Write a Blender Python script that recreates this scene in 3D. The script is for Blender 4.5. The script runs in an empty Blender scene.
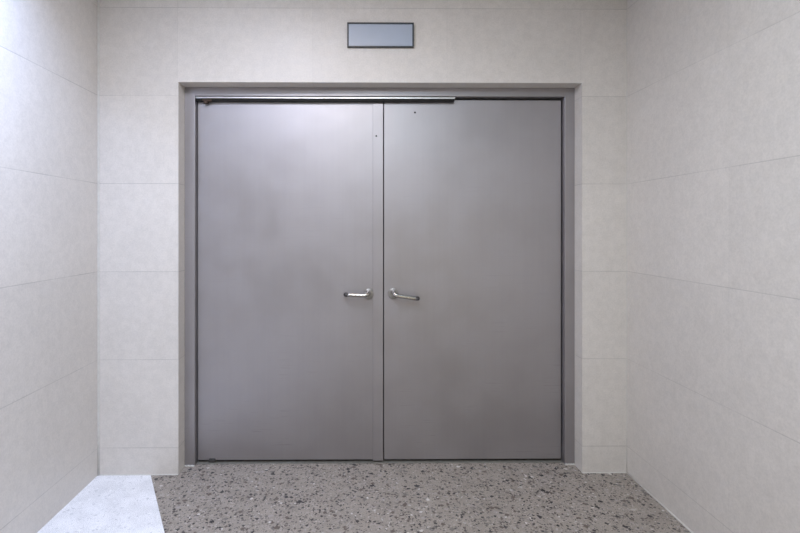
import bpy, bmesh, math
from mathutils import Vector, Matrix
C = bpy.context.scene
PI = math.pi

# ------------------------------------------------------------------ camera model
F = 496.0                     # focal length in pixels of the 800x533 frame
EYE = 1.5375                  # eye height
YAW = math.radians(0.5)
CX = 360.0 + F*math.tan(YAW)  # principal point
CY = 228.0
WALL = 3.1                    # distance to the back wall
FRAME_Y = WALL + 0.109        # face of the steel door frame
DOOR_Y = FRAME_Y + 0.043      # face of the door leaves

def P(px, py, d):
    """room coordinates (X, Z) of a place seen at px, py on the plane Y = d"""
    u = (px-CX)/F
    X = math.cos(YAW)*u + math.sin(YAW)
    Y = -math.sin(YAW)*u + math.cos(YAW)
    t = d/Y
    return X*t, EYE - (py-CY)/F*t

# ------------------------------------------------------------------ helpers
def tag(o, label=None, cat=None, kind=None, group=None):
    if label: o['label'] = label
    if cat: o['category'] = cat
    if kind: o['kind'] = kind
    if group: o['group'] = group
    return o

def obj(name, bm, m, parent=None, smooth=False, bevel=0, loc=None):
    me = bpy.data.meshes.new(name)
    bmesh.ops.recalc_face_normals(bm, faces=bm.faces)
    bm.to_mesh(me); bm.free()
    me.materials.append(m)
    o = bpy.data.objects.new(name, me)
    C.collection.objects.link(o)
    if loc: o.location = loc
    if parent: o.parent = parent
    if smooth:
        for p in me.polygons: p.use_smooth = True
    if bevel:
        b = o.modifiers.new('bevel', 'BEVEL'); b.width = bevel; b.segments = 2
        b.limit_method = 'ANGLE'; b.angle_limit = math.radians(40)
    return o

def box(bm, x0, x1, y0, y1, z0, z1):
    r = bmesh.ops.create_cube(bm, size=1.0)
    bmesh.ops.scale(bm, vec=(x1-x0, y1-y0, z1-z0), verts=r['verts'])
    bmesh.ops.translate(bm, vec=((x0+x1)/2, (y0+y1)/2, (z0+z1)/2), verts=r['verts'])

def prism(bm, pts, z0, z1):
    lo = [bm.verts.new((x, y, z0)) for x, y in pts]
    hi = [bm.verts.new((x, y, z1)) for x, y in pts]
    n = len(pts)
    bm.faces.new(hi); bm.faces.new(lo[::-1])
    for i in range(n):
        bm.faces.new((lo[i], lo[(i+1) % n], hi[(i+1) % n], hi[i]))

def disc(bm, c, prof, seg=40):
    """turned shape about the Y axis through c; prof = (radius, y) pairs"""
    rings = []
    for r, y in prof:
        if r < 1e-6:
            rings.append([bm.verts.new((c[0], c[1]+y, c[2]))])
        else:
            rings.append([bm.verts.new((c[0]+r*math.cos(2*PI*k/seg), c[1]+y, c[2]+r*math.sin(2*PI*k/seg))) for k in range(seg)])
    for a, b in zip(rings, rings[1:]):
        for k in range(seg):
            k2 = (k+1) % seg
            if len(a) == 1 and len(b) == 1: continue
            if len(a) == 1: bm.faces.new((a[0], b[k], b[k2]))
            elif len(b) == 1: bm.faces.new((a[k], b[0], a[k2]))
            else: bm.faces.new((a[k], b[k], b[k2], a[k2]))

def tube(bm, pts, rad, seg=20):
    """round bar through pts with radius list rad, ends closed"""
    pts = [Vector(p) for p in pts]
    n = len(pts)
    up = Vector((0, 0, 1))
    rings = []
    for i, p in enumerate(pts):
        t = (pts[min(i+1, n-1)]-pts[max(i-1, 0)]).normalized()
        a = t.cross(up)
        if a.length < 1e-4: a = Vector((1, 0, 0))
        a.normalize(); b = a.cross(t).normalized()
        rings.append([bm.verts.new(p + (a*math.cos(2*PI*k/seg)+b*math.sin(2*PI*k/seg))*rad[i]) for k in range(seg)])
    for r, s in zip(rings, rings[1:]):
        for k in range(seg):
            bm.faces.new((r[k], r[(k+1) % seg], s[(k+1) % seg], s[k]))
    bm.faces.new(rings[0][::-1]); bm.faces.new(rings[-1])

# ------------------------------------------------------------------ materials
def newmat(name):
    m = bpy.data.materials.new(name); m.use_nodes = True
    nt = m.node_tree
    return m, nt, nt.nodes['Principled BSDF']

class NG:
    """tiny node-building helper"""
    def __init__(s, nt): s.nt = nt
    def n(s, t, **kw):
        x = s.nt.nodes.new(t)
        for k, v in kw.items(): setattr(x, k, v)
        return x
    def put(s, sock, v):
        if hasattr(v, 'is_output'): s.nt.links.new(v, sock)
        else: sock.default_value = v
    def math(s, op, a, b=0.0, c=0.0, clamp=False):
        x = s.n('ShaderNodeMath', operation=op, use_clamp=clamp)
        s.put(x.inputs[0], a); s.put(x.inputs[1], b); s.put(x.inputs[2], c)
        return x.outputs[0]
    def vmath(s, op, a, b=(0, 0, 0)):
        x = s.n('ShaderNodeVectorMath', operation=op)
        s.put(x.inputs[0], a); s.put(x.inputs[1], b)
        return x.outputs[0]
    def noise(s, vec, scale, detail=3, rough=.5):
        x = s.n('ShaderNodeTexNoise')
        s.put(x.inputs['Vector'], vec); x.inputs['Scale'].default_value = scale
        x.inputs['Detail'].default_value = detail; x.inputs['Roughness'].default_value = rough
        return x.outputs['Fac'], x.outputs['Color']
    def ramp(s, fac, a, b, va=0.0, vb=1.0):
        x = s.n('ShaderNodeMapRange', interpolation_type='SMOOTHSTEP')
        s.put(x.inputs['Value'], fac)
        x.inputs['From Min'].default_value = a; x.inputs['From Max'].default_value = b
        x.inputs['To Min'].default_value = va; x.inputs['To Max'].default_value = vb
        return x.outputs['Result']
    def mix(s, fac, a, b, blend='MIX'):
        x = s.n('ShaderNodeMix', data_type='RGBA', blend_type=blend)
        s.put(x.inputs[0], fac); s.put(x.inputs[6], a); s.put(x.inputs[7], b)
        return x.outputs[2]
    def pos(s):
        return s.n('ShaderNodeTexCoord').outputs['Object']
    def sep(s, v):
        x = s.n('ShaderNodeSeparateXYZ'); s.put(x.inputs[0], v)
        return x.outputs
    def comb(s, a, b, c):
        x = s.n('ShaderNodeCombineXYZ')
        s.put(x.inputs[0], a); s.put(x.inputs[1], b); s.put(x.inputs[2], c)
        return x.outputs[0]
    def bump(s, h, strength, dist=.002, normal=None):
        x = s.n('ShaderNodeBump'); x.inputs['Strength'].default_value = strength
        x.inputs['Distance'].default_value = dist
        s.put(x.inputs['Height'], h)
        if normal is not None: s.put(x.inputs['Normal'], normal)
        return x.outputs[0]

ROW0, ROW = 0.1688, 0.5484          # heights of the tile joints
def tile_material(name, axis, off, pitch, col, rough, vertical=.35, dark=.42):
    """large pale stone-look wall tiles with hairline joints"""
    m, nt, b = newmat(name); g = NG(nt)
    p = g.pos(); s = g.sep(p)
    u = g.math('DIVIDE', g.math('SUBTRACT', s[axis], off), pitch)
    v = g.math('DIVIDE', g.math('SUBTRACT', s[2], ROW0), ROW)
    def joint(q, size, w):
        fr = g.math('FRACT', q)
        d = g.math('MULTIPLY', g.math('MINIMUM', fr, g.math('SUBTRACT', 1.0, fr)), size)
        return g.ramp(d, w*.5, w, 1.0, 0.0)
    jh = joint(v, ROW, .0026)
    jv = g.math('MULTIPLY', joint(u, pitch, .0022), vertical)
    # hairline joints are not equally dark along their length
    fade, _ = g.noise(p, 2.3, 2)
    jj = g.math('MULTIPLY', g.math('MAXIMUM', jh, jv), g.ramp(fade, .3, .65, .35, 1.0))
    wn = g.n('ShaderNodeTexWhiteNoise', noise_dimensions='2D')
    g.put(wn.inputs['Vector'], g.comb(g.math('FLOOR', u), g.math('FLOOR', v), 0.0))
    tint = g.math('MULTIPLY_ADD', wn.outputs['Value'], .05, .975)
    n1, _ = g.noise(p, 26, 5, .6)
    n2, _ = g.noise(p, 110, 3, .6)
    n3, _ = g.noise(p, 3.2, 3, .5)
    mot = g.math('ADD', g.ramp(n1, .3, .7, -.038, .038), g.ramp(n2, .3, .7, -.045, .045))
    mot = g.math('ADD', mot, g.ramp(n3, .3, .7, -.015, .015))
    val = g.math('MULTIPLY', tint, g.math('ADD', 1.0, mot))
    base = g.mix(1.0, (*col, 1), g.comb(val, val, val), 'MULTIPLY')
    base = g.mix(g.math('MULTIPLY', jj, dark), base, (.17, .16, .15, 1))
    g.put(b.inputs['Base Color'], base)
    g.put(b.inputs['Roughness'], g.ramp(n1, .3, .7, rough-.05, rough+.07))
    b.inputs['Specular IOR Level'].default_value = .4
    h = g.math('SUBTRACT', g.math('MULTIPLY', n1, .12), jj)
    g.put(b.inputs['Normal'], g.bump(h, .35, .0012))
    return m

M = {}
STONE = (.615, .575, .53)
M['tile_back'] = tile_material('stone_tile_back', 0, -1.137, .841, STONE, .42, .35, .36)
M['tile_left'] = tile_material('stone_tile_left', 1, WALL, .841, STONE, .42)
M['tile_right'] = tile_material('stone_tile_right', 1, WALL, .86, STONE, .42, .3, .3)

def plain(name, col, rough, metal=0.0, spec=.5, speck=0.0, scale=40):
    m, nt, b = newmat(name); g = NG(nt)
    p = g.pos(); n, _ = g.noise(p, scale, 3)
    v = g.ramp(n, .3, .7, 1-speck, 1+speck)
    g.put(b.inputs['Base Color'], g.mix(1.0, (*col, 1), g.comb(v, v, v), 'MULTIPLY'))
    b.inputs['Roughness'].default_value = rough
    b.inputs['Metallic'].default_value = metal
    b.inputs['Specular IOR Level'].default_value = spec
    return m

def painted_steel(name, col, rough, metal, spec=.5):
    """satin grey painted sheet steel: faint dents, vertical roller marks, scuffs"""
    m, nt, b = newmat(name); g = NG(nt)
    p = g.pos(); s = g.sep(p)
    big, _ = g.noise(p, 2.1, 2)
    brushed, _ = g.noise(g.comb(g.math('MULTIPLY', s[0], 60), s[1], g.math('MULTIPLY', s[2], 1.2)), 1, 3)
    orange, _ = g.noise(p, 420, 2)
    scratch, _ = g.noise(g.comb(g.math('MULTIPLY', s[0], 5), s[1], g.math('MULTIPLY', s[2], 210)), 1, 2)
    patch, _ = g.noise(p, 4.5, 3)
    scr = g.math('MULTIPLY', g.ramp(scratch, .62, .7), g.ramp(patch, .52, .68))
    low = g.ramp(s[2], .1, 1.1, 1.0, .25)            # more scuffs where shoes and carts hit
    scr = g.math('MULTIPLY', scr, low)
    val = g.math('ADD', g.ramp(patch, .3, .7, .965, 1.035), g.math('MULTIPLY', g.math('SUBTRACT', brushed, .5), .05))
    c = g.mix(1.0, (*col, 1), g.comb(val, val, val), 'MULTIPLY')
    c = g.mix(g.math('MULTIPLY', scr, .22), c, (.09, .085, .08, 1))
    g.put(b.inputs['Base Color'], c)
    r = g.math('ADD', g.ramp(patch, .3, .7, rough-.03, rough+.04), g.math('MULTIPLY', scr, .1))
    g.put(b.inputs['Roughness'], r)
    b.inputs['Metallic'].default_value = metal
    b.inputs['Specular IOR Level'].default_value = spec
    n1 = g.bump(big, .25, .02)
    n2 = g.bump(orange, .04, .001, n1)
    g.put(b.inputs['Normal'], n2)
    return m

M['door'] = painted_steel('grey_door_paint', (.378, .360, .370), .46, .86)
M['frame'] = painted_steel('grey_frame_paint', (.35, .33, .335), .45, .75)
M['steel'] = plain('satin_stainless_steel', (.50, .49, .47), .17, 1.0, speck=.03, scale=90)
M['rose'] = plain('dull_stainless_steel', (.30, .29, .28), .34, .85, speck=.06, scale=90)
M['rail'] = plain('worn_aluminium', (.66, .65, .63), .38, .9, speck=.05)
M['dark'] = plain('black_metal_and_shade', (.010, .009, .008), .6, 0.0, .2, speck=.2)  # also paints the shade under the bar and the dark behind the doors
M['fitting'] = plain('worn_steel_and_dark_reflection', (.075, .072, .070), .4, .5, speck=.2)  # also carries the dark reflection painted on the lever ends
M['rust'] = plain('rusty_steel', (.07, .045, .032), .6, .4, speck=.35, scale=120)
M['caulk'] = plain('cream_sealant', (.58, .56, .52), .5, speck=.05)
M['plaster'] = plain('white_ceiling_paint', (.72, .71, .69), .8, speck=.02)
M['rear'] = plain('pale_wall_paint', (.55, .53, .5), .7, speck=.02)
M['sign_border'] = plain('dark_sign_border', (.03, .036, .042), .35, speck=.1)
M['sign_face'] = plain('blue_grey_sign_face', (.36, .40, .47), .3, speck=.015, scale=14)
M['threshold'] = plain('dull_threshold', (.25, .24, .21), .5, .3, speck=.12)

def terrazzo(name, base, layers, rough):
    """ground stone chips in a cement binder"""
    m, nt, b = newmat(name); g = NG(nt)
    p = g.pos()
    _, nc = g.noise(p, 55, 2)
    wob = g.vmath('SCALE', g.vmath('SUBTRACT', nc, (.5, .5, .5)))
    wob.node.inputs['Scale'].default_value = .02
    q = g.vmath('ADD', p, wob)
    fine, _ = g.noise(p, 260, 3, .7)
    mid, _ = g.noise(p, 9, 3)
    v = g.math('ADD', g.ramp(fine, .3, .7, .7, 1.3), g.ramp(mid, .3, .7, -.07, .07))
    col = g.mix(1.0, (*base, 1), g.comb(v, v, v), 'MULTIPLY')
    for scale, off, lo, hi, size, c1, c2 in layers:
        vo = g.n('ShaderNodeTexVoronoi', voronoi_dimensions='3D', feature='F1')
        g.put(vo.inputs['Vector'], g.vmath('ADD', q, (off, off*1.7, 0)))
        vo.inputs['Scale'].default_value = scale; vo.distance = 'MANHATTAN'
        cs = g.n('ShaderNodeSeparateColor'); g.put(cs.inputs[0], vo.outputs['Color'])
        pick = g.math('MULTIPLY', g.math('GREATER_THAN', cs.outputs[0], lo), g.math('LESS_THAN', cs.outputs[0], hi))
        lim = g.math('MULTIPLY', g.math('MULTIPLY_ADD', cs.outputs[1], .7, .5), size)
        inside = g.math('SUBTRACT', g.math('MULTIPLY', lim, 1.25), vo.outputs['Distance'])
        k = g.math('MULTIPLY', pick, g.ramp(inside, 0, .06))
        cc = g.mix(cs.outputs[2], (*c1, 1), (*c2, 1))
        col = g.mix(k, col, cc)
    g.put(b.inputs['Base Color'], col)
    g.put(b.inputs['Roughness'], g.ramp(fine, .3, .7, rough-.06, rough+.08))
    b.inputs['Specular IOR Level'].default_value = .35
    return m

M['terrazzo'] = terrazzo('brown_grey_terrazzo', (.305, .268, .230), [
    (120, 0.0, .20, .75, .55, (.10, .085, .075), (.46, .41, .375)),
    (80, 3.1, .45, .90, .55, (.09, .075, .066), (.42, .37, .335)),
    (38, 2.6, .50, .85, .50, (.16, .145, .13), (.35, .31, .285)),
    (62, 7.7, .58, .93, .50, (.03, .028, .03), (.10, .08, .072)),
    (34, 5.3, .60, .90, .46, (.03, .028, .03), (.13, .10, .085)),
    (23, 6.9, .74, .90, .36, (.035, .032, .034), (.14, .11, .095)),
    (56, 9.9, .86, .95, .42, (.36, .33, .30), (.60, .56, .53)),
    (28, 1.9, .92, .97, .36, (.42, .385, .35), (.60, .56, .52))], .5)
M['white_terrazzo'] = terrazzo('white_terrazzo', (.765, .76, .775), [
    (110, 2.0, .3, .7, .5, (.58, .58, .60), (.86, .855, .87)),
    (55, 4.4, .55, .85, .5, (.60, .60, .62), (.86, .855, .87)),
    (30, 6.4, .60, .80, .4, (.62, .62, .64), (.76, .76, .77)),
    (70, 8.1, .92, .97, .36, (.45, .45, .47), (.58, .58, .60))], .4)

# ------------------------------------------------------------------ room shell
XL = P(98, 228, WALL)[0]
XR = P(627, 228, WALL)[0]
REAR = -3.6
TOP = 3.12
OL, OT = P(178.4, 82, WALL)
OR = P(582.2, 82, WALL)[0]
BACK = WALL + .34
W = .18

bm = bmesh.new()
# terrazzo / white border line: a straight diagonal joint
A = (P(150.6, 475, WALL)[0], WALL)
dx, dy = .54, -1.0
Bp = (A[0]+dx*1.9, A[1]+dy*1.9)
FL = -.14
prism(bm, [A, (XR+W, WALL), (XR+W, BACK+.3), (XL-W, BACK+.3), (XL-W, WALL)], FL, 0)
prism(bm, [A, Bp, (Bp[0], REAR-W), (XR+W, REAR-W), (XR+W, WALL)], FL, 0)
bmesh.ops.remove_doubles(bm, verts=bm.verts, dist=1e-5)
tag(obj('floor', bm, M['terrazzo']), 'brown grey terrazzo floor with dark and pale stone chips in front of the doors', 'floor', 'structure')
bm = bmesh.new()
prism(bm, [A, (XL-W, WALL), (XL-W, REAR-W), (Bp[0], REAR-W), Bp], FL, 0)
tag(obj('floor', bm, M['white_terrazzo']), 'white terrazzo floor area along the left wall with a slanted edge', 'floor', 'structure')

bm = bmesh.new()
pts = [(XL-W, 0), (OL, 0), (OL, OT), (OR, OT), (OR, 0), (XR+W, 0), (XR+W, TOP), (XL-W, TOP)]
f = [bm.verts.new((x, WALL, z)) for x, z in pts]
k = [bm.verts.new((x, BACK, z)) for x, z in pts]
for q in ((0, 1, 2, 7), (2, 3, 6, 7), (3, 4, 5, 6)):
    bm.faces.new([f[i] for i in q]); bm.faces.new([k[i] for i in q][::-1])
for i in range(8):
    j = (i+1) % 8
    bm.faces.new((f[i], k[i], k[j], f[j]))
tag(obj('wall_back', bm, M['tile_back']), 'pale stone tiled wall around the grey double doors', 'wall', 'structure')
bm = bmesh.new(); box(bm, XL-W, XL, REAR, WALL, 0, TOP)
tag(obj('wall_left', bm, M['tile_left']), 'pale stone tiled wall on the left, brightly lit near the camera', 'wall', 'structure')
bm = bmesh.new(); box(bm, XR, XR+W, REAR, WALL, 0, TOP)
tag(obj('wall_right', bm, M['tile_right']), 'pale stone tiled wall on the right above the terrazzo', 'wall', 'structure')
bm = bmesh.new(); box(bm, XL-W, XR+W, REAR-W, REAR, 0, TOP)
tag(obj('wall_rear', bm, M['rear']), 'plain pale wall closing the passage behind the camera', 'wall', 'structure')
bm = bmesh.new(); box(bm, XL-W, XR+W, REAR-W, BACK, TOP, TOP+.15)
tag(obj('ceiling', bm, M['plaster']), 'white painted passage ceiling', 'ceiling', 'structure')
bm = bmesh.new(); box(bm, XL-W, XR+W, BACK, BACK+.12, 0, TOP)
tag(obj('dark_backing', bm, M['dark']), 'added black backing that stands for the unlit space behind the doors', 'wall', 'structure')  # near-black sheet added to keep the gap under the doors dark

# sealant beads in the corners
def bead(name, a, b, r, label):
    bm = bmesh.new(); n = 12
    tube(bm, [Vector(a).lerp(Vector(b), i/n) for i in range(n+1)], [r]*(n+1), 10)
    return tag(obj(name, bm, M['caulk'], smooth=True), label, 'trim', 'structure')
bead('trim_1', (XL+.004, WALL-.003, 0), (XL+.004, WALL-.003, TOP), .006, 'cream sealant line up the left corner of the tiled walls')
bead('trim_2', (XR-.001, WALL-.001, 0), (XR-.001, WALL-.001, TOP), .002, 'thin sealant line up the right corner of the tiled walls')
bead('baseboard_right', (XR-.001, REAR, .001), (XR-.001, WALL, .001), .0055, 'cream sealant line along the foot of the right wall')
bead('baseboard_back', (OR+.002, WALL-.001, .001), (XR, WALL-.001, .001), .0035, 'cream sealant line along the wall foot right of the doors')
bead('trim_3', (XL, WALL-.001, .001), (OL-.002, WALL-.001, .001), .004, 'cream sealant line along the wall foot left of the doors')

# ------------------------------------------------------------------ steel door frame
IL = P(194.7, 228, FRAME_Y)[0]
IR = P(565.0, 228, FRAME_Y)[0]
IT = P(380, 96.2, FRAME_Y)[1]
def hoop(bm, xl, xr, zt, xl2, xr2, zt2, y0, y1):
    """one-piece portal between an outer outline and an inner outline"""
    o = [(xl, 0), (xl, zt), (xr, zt), (xr, 0)]; i = [(xl2, 0), (xl2, zt2), (xr2, zt2), (xr2, 0)]
    v = {}
    for nm, ring in (('o', o), ('i', i)):
        for kk, (x, z) in enumerate(ring):
            for yy in (0, 1):
                v[nm, kk, yy] = bm.verts.new((x, (y0, y1)[yy], z))
    for kk in range(3):
        for yy in (0, 1):
            bm.faces.new((v['o', kk, yy], v['o', kk+1, yy], v['i', kk+1, yy], v['i', kk, yy]))
        for nm in 'oi':
            bm.faces.new((v[nm, kk, 0], v[nm, kk+1, 0], v[nm, kk+1, 1], v[nm, kk, 1]))
    for kk in (0, 3):
        bm.faces.new((v['o', kk, 0], v['i', kk, 0], v['i', kk, 1], v['o', kk, 1]))
bm = bmesh.new()
hoop(bm, OL, OR, OT, IL, IR, IT, FRAME_Y, BACK-.04)
fr = tag(obj('trim_4', bm, M['frame'], bevel=.002), 'grey steel frame set back in the opening around both doors', 'door frame', 'structure')
# the rebate stop the leaves close against
bm = bmesh.new()
hoop(bm, IL, IR, IT, IL+.018, IR-.018, IT-.018, DOOR_Y+.05, DOOR_Y+.075)
obj('stop', bm, M['frame'], fr)
for s, x0, x1 in ((1, OL, IL), (-1, IR, OR)):
    bm = bmesh.new()
    n = 10
    tube(bm, [(x0+(x1-x0)*i/n, FRAME_Y-.002, .003+.002*math.sin(i*2.1)) for i in range(n+1)],
         [.005+.001*math.sin(i*1.7+s) for i in range(n+1)], 10)
    o = obj('sealant', bm, M['caulk'], fr, smooth=True); o['label'] = 'cream sealant at the foot of the frame'

# dull strip on the floor under the leaves
bm = bmesh.new(); box(bm, IL+.002, IR-.002, DOOR_Y-.016, DOOR_Y+.045, .0005, .003)
tag(obj('trim_5', bm, M['threshold'], bevel=.002), 'dull metal strip on the floor under the doors', 'threshold', 'structure')

# ------------------------------------------------------------------ door leaves
DL0 = P(197.5, 228, DOOR_Y)[0]; DL1 = P(382.6, 228, DOOR_Y)[0]
DR0 = P(383.9, 228, DOOR_Y)[0]; DR1 = P(561.2, 228, DOOR_Y)[0]
DT = IT-.012
DB = .019
DTH = .045
def leaf(name, x0, x1, label):
    bm = bmesh.new(); box(bm, x0, x1, DOOR_Y, DOOR_Y+DTH, DB, DT)
    return tag(obj(name, bm, M['door'], bevel=.003), label, 'door', 'structure')
dl = leaf('door_1', DL0, DL1, 'left grey steel door leaf with an upright cover strip and level lever handle')
dr = leaf('door_2', DR0, DR1, 'right grey steel door leaf with its lever handle drooping')

# cover strip screwed to the left leaf
AX0 = P(372.8, 228, DOOR_Y-.004)[0]; AX1 = P(383.1, 228, DOOR_Y-.004)[0]
bm = bmesh.new(); box(bm, AX0, AX1, DOOR_Y-.008, DOOR_Y, DB-.004, DT-.028)
ast = obj('cover_strip', bm, M['door'], dl, bevel=.0015)

def screw(px, py, parent, y, mat, r=.0055, name='screw'):
    x, z = P(px, py, y)
    bm = bmesh.new(); disc(bm, (x, y, z), [(0, -.0025), (r*.6, -.0022), (r, -.0008), (r, .0015), (0, .0015)], 20)
    return obj(name, bm, mat, parent, smooth=True)
screw(376.3, 136, ast, DOOR_Y-.008, M['dark'])
screw(415, 112.5, dr, DOOR_Y, M['dark'], .006)

def lever(parent, rose_px, tip_px, side):
    """round rose, neck, bent round lever"""
    y = DOOR_Y - (.005 if side < 0 else 0)
    cx, cz = P(*rose_px, DOOR_Y)
    R = .036
    bm = bmesh.new()
    disc(bm, (cx, DOOR_Y, cz), [(0, .0), (R, .0), (R, -.006), (R-.0015, -.0085), (R-.005, -.010), (.019, -.0105), (.0165, -.013), (0, -.013)], 48)
    h = obj('handle', bm, M['rose'], parent, smooth=True)
    h.data.set_sharp_from_angle(angle=math.radians(35))
    # lever
    out = .062
    tx, tz = P(*tip_px, DOOR_Y-out)
    ny = cz + .014
    p0 = Vector((cx, DOOR_Y-.010, ny)); p1 = Vector((cx, DOOR_Y-out+.022, ny))
    tip = Vector((tx, DOOR_Y-out, tz))
    d = (tip - Vector((cx, DOOR_Y-out, cz-.002))).normalized()
    corner = Vector((cx, DOOR_Y-out, cz-.002))
    q = corner + d*.024
    path = [p0, p0.lerp(p1, .5), p1]
    rad = [.0145, .014, .014]
    for i in range(1, 9):
        t = i/8
        path.append(p1*(1-t)**2 + (corner+Vector((0, 0, .006)))*2*t*(1-t) + q*t*t); rad.append(.014-.0005*t)
    for i in range(1, 9):
        path.append(q.lerp(tip, i/8)); rad.append(.0135)
    bm = bmesh.new(); tube(bm, path, rad, 24)
    obj('lever', bm, M['steel'], h, smooth=True)
    # lever end turned back to the door, dark reflection put into its colour
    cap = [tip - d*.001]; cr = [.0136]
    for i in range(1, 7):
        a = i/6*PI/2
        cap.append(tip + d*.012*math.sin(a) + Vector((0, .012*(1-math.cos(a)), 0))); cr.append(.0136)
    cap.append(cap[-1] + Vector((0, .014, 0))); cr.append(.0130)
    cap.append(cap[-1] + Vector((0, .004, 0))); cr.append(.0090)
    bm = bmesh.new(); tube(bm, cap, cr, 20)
    o = obj('lever_end', bm, M['fitting'], h, smooth=True); o['label'] = 'rounded lever end with its dark reflection painted on'
    return h
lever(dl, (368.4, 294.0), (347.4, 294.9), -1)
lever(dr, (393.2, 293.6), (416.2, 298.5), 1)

# dark foot fitting of the left leaf
x0, z = P(209, 460, DOOR_Y); x1 = P(215.6, 460, DOOR_Y)[0]
bm = bmesh.new(); box(bm, x0, x1, DOOR_Y-.006, DOOR_Y+.002, .009, .031)
o = obj('foot_fitting', bm, M['fitting'], dl, bevel=.006); o['label'] = 'small black fitting at the foot of the door'

# ------------------------------------------------------------------ metal bar under the frame head
bx0 = IL + .003
bx1 = P(455, 99, FRAME_Y+.01)[0]
zt = IT - .001
zb = P(300, 101.3, FRAME_Y+.012)[1]
root = bpy.data.objects.new('door_coordinator', None); C.collection.objects.link(root)
root.location = (bx0, FRAME_Y+.02, zt)
tag(root, 'slim shiny metal bar under the frame head above the left door', 'door hardware')
LO = Vector(root.location)
def bp(name, bm, mat, **kw):
    bmesh.ops.translate(bm, vec=-LO, verts=bm.verts)
    return obj(name, bm, mat, root, **kw)
bm = bmesh.new()
# channel: rounded nose, open below
prof = [(FRAME_Y+.036, zt), (FRAME_Y+.012, zt), (FRAME_Y+.007, zt-.0025), (FRAME_Y+.0055, zt-.005), (FRAME_Y+.0055, zt-.012),
        (FRAME_Y+.009, zt-.013), (FRAME_Y+.036, zt-.013)]
va = [bm.verts.new((bx0, y, z)) for y, z in prof]; vb = [bm.verts.new((bx1, y, z)) for y, z in prof]
bm.faces.new(va); bm.faces.new(vb[::-1])
for i in range(len(prof)):
    j = (i+1) % len(prof); bm.faces.new((va[i], va[j], vb[j], vb[i]))
bp('channel', bm, M['rail'])
bm = bmesh.new(); box(bm, bx0, bx1-.035, FRAME_Y+.012, FRAME_Y+.036, zb, zt-.013)
bp('lower_shade', bm, M['dark'])  # shade under the channel painted as a near-black strip
bm = bmesh.new(); box(bm, bx1-.042, bx1-.004, FRAME_Y+.010, FRAME_Y+.036, zb-.001, zt-.0135)
bp('end_stop', bm, M['dark'], bevel=.001)
rx0 = P(202.5, 101, FRAME_Y+.01)[0]; rx1 = P(209, 101, FRAME_Y+.01)[0]
bm = bmesh.new(); box(bm, rx0, rx1+.018, FRAME_Y+.002, FRAME_Y+.030, zt-.031, zt-.0205); box(bm, rx0+.010, rx1-.008, FRAME_Y+.004, FRAME_Y+.030, zt-.046, zt-.031)
o = bp('pivot', bm, M['rust'], bevel=.0015); o['label'] = 'rusty pivot bracket'

# ------------------------------------------------------------------ blank sign above the doors
sx0, sz1 = P(347.2, 22.2, WALL-.02); sx1, sz0 = P(413.9, 47.0, WALL-.02)
root = bpy.data.objects.new('wall_sign', None); C.collection.objects.link(root)
root.location = ((sx0+sx1)/2, WALL, (sz0+sz1)/2)
tag(root, 'blank blue-grey rectangular sign with a thin dark border on the wall above the doors', 'sign')
LO = Vector(root.location)
bm = bmesh.new(); b_ = .0085
o4 = [(sx0, sz0), (sx1, sz0), (sx1, sz1), (sx0, sz1)]
i4 = [(sx0+b_, sz0+b_*.8), (sx1-b_*1.1, sz0+b_*.8), (sx1-b_*1.1, sz1-b_*1.2), (sx0+b_, sz1-b_*1.2)]
v = {}
for nm, ring in (('o', o4), ('i', i4)):
    for kk, (x, z) in enumerate(ring):
        for yi, yy in enumerate((WALL-.02, WALL-.0005)):
            v[nm, kk, yi] = bm.verts.new((x, yy, z))
for kk in range(4):
    j = (kk+1) % 4
    for yi in (0, 1): bm.faces.new((v['o', kk, yi], v['o', j, yi], v['i', j, yi], v['i', kk, yi]))
    for nm in 'oi': bm.faces.new((v[nm, kk, 0], v[nm, j, 0], v[nm, j, 1], v[nm, kk, 1]))
bp('border', bm, M['sign_border'], bevel=.001)
bm = bmesh.new(); box(bm, sx0+b_, sx1-b_*1.1, WALL-.016, WALL-.001, sz0+b_*.8, sz1-b_*1.2)
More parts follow.
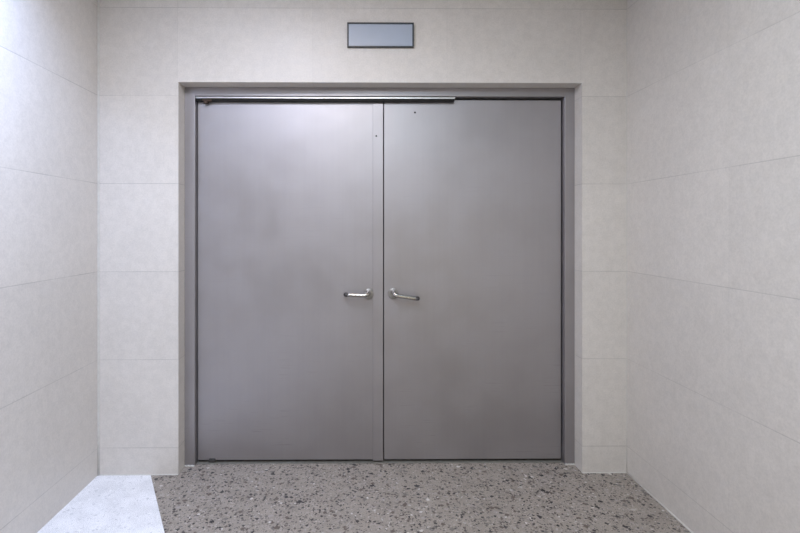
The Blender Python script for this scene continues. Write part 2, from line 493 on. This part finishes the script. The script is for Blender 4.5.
bp('face', bm, M['sign_face'])

# ------------------------------------------------------------------ light
def area(name, loc, size, power, col, aim=None, spread=180):
    l = bpy.data.lights.new(name, 'AREA'); l.shape = 'RECTANGLE'
    l.size, l.size_y = size; l.energy = power; l.color = col; l.spread = math.radians(spread)
    o = bpy.data.objects.new(name, l); C.collection.objects.link(o); o.location = loc
    d = Vector(aim or (loc[0], loc[1], 0)) - Vector(loc)
    o.rotation_euler = d.to_track_quat('-Z', 'Y').to_euler()
    return o
def lamp(loc, size, rgb, aim=None, spread=180):
    p = max(rgb)
    area('ceiling_or_fill_lamp', loc, size, p, tuple(c/p*k for c, k in zip(rgb, (1.0, 1.012, 1.01))), aim, spread)  # ceiling lamps, plus one added fill low at the rear
lamp((-.35, 1.5, 3.1), (.9, .8), (22.0, 17.6, 13.2))
lamp((-.6, 1.5, 3.1), (.6, .8), (20.0, 24.6, 35.5))            # cool lamp over the left leaf
lamp((-1.2, 1.75, 3.1), (.2, .2), (8.4, 11.5, 19.5), (-1.75, 1.87, 2.0), 110)   # wall washer by the left wall
lamp((.35, .5, 3.1), (.6, .8), (16.0, 22.5, 27.0))
lamp((0, -.7, 3.1), (.6, .8), (50.0, 48.5, 51.5))
lamp((1.0, -3.55, .9), (.9, 1.1), (8.5, 7.8, 5.5), (1.0, 0, .9))      # added fill behind the camera to lift the low walls, no source there
w = bpy.data.worlds.new('world'); C.world = w; w.use_nodes = True
w.node_tree.nodes['Background'].inputs[0].default_value = (0, 0, 0, 1)

# ------------------------------------------------------------------ camera and view
cam = bpy.data.cameras.new('camera'); co = bpy.data.objects.new('camera', cam); C.collection.objects.link(co)
co.location = (0, 0, EYE); co.rotation_euler = (PI/2, 0, -YAW)
cam.sensor_width = 36; cam.lens = F/800*36
cam.shift_x = (400-CX)/800; cam.shift_y = -(266.5-CY)/800
cam.clip_start = .02
C.camera = co
vs = C.view_settings
vs.view_transform = 'Standard'; vs.look = 'None'; vs.gamma = 1; vs.use_curve_mapping = False
vs.exposure = 0.03
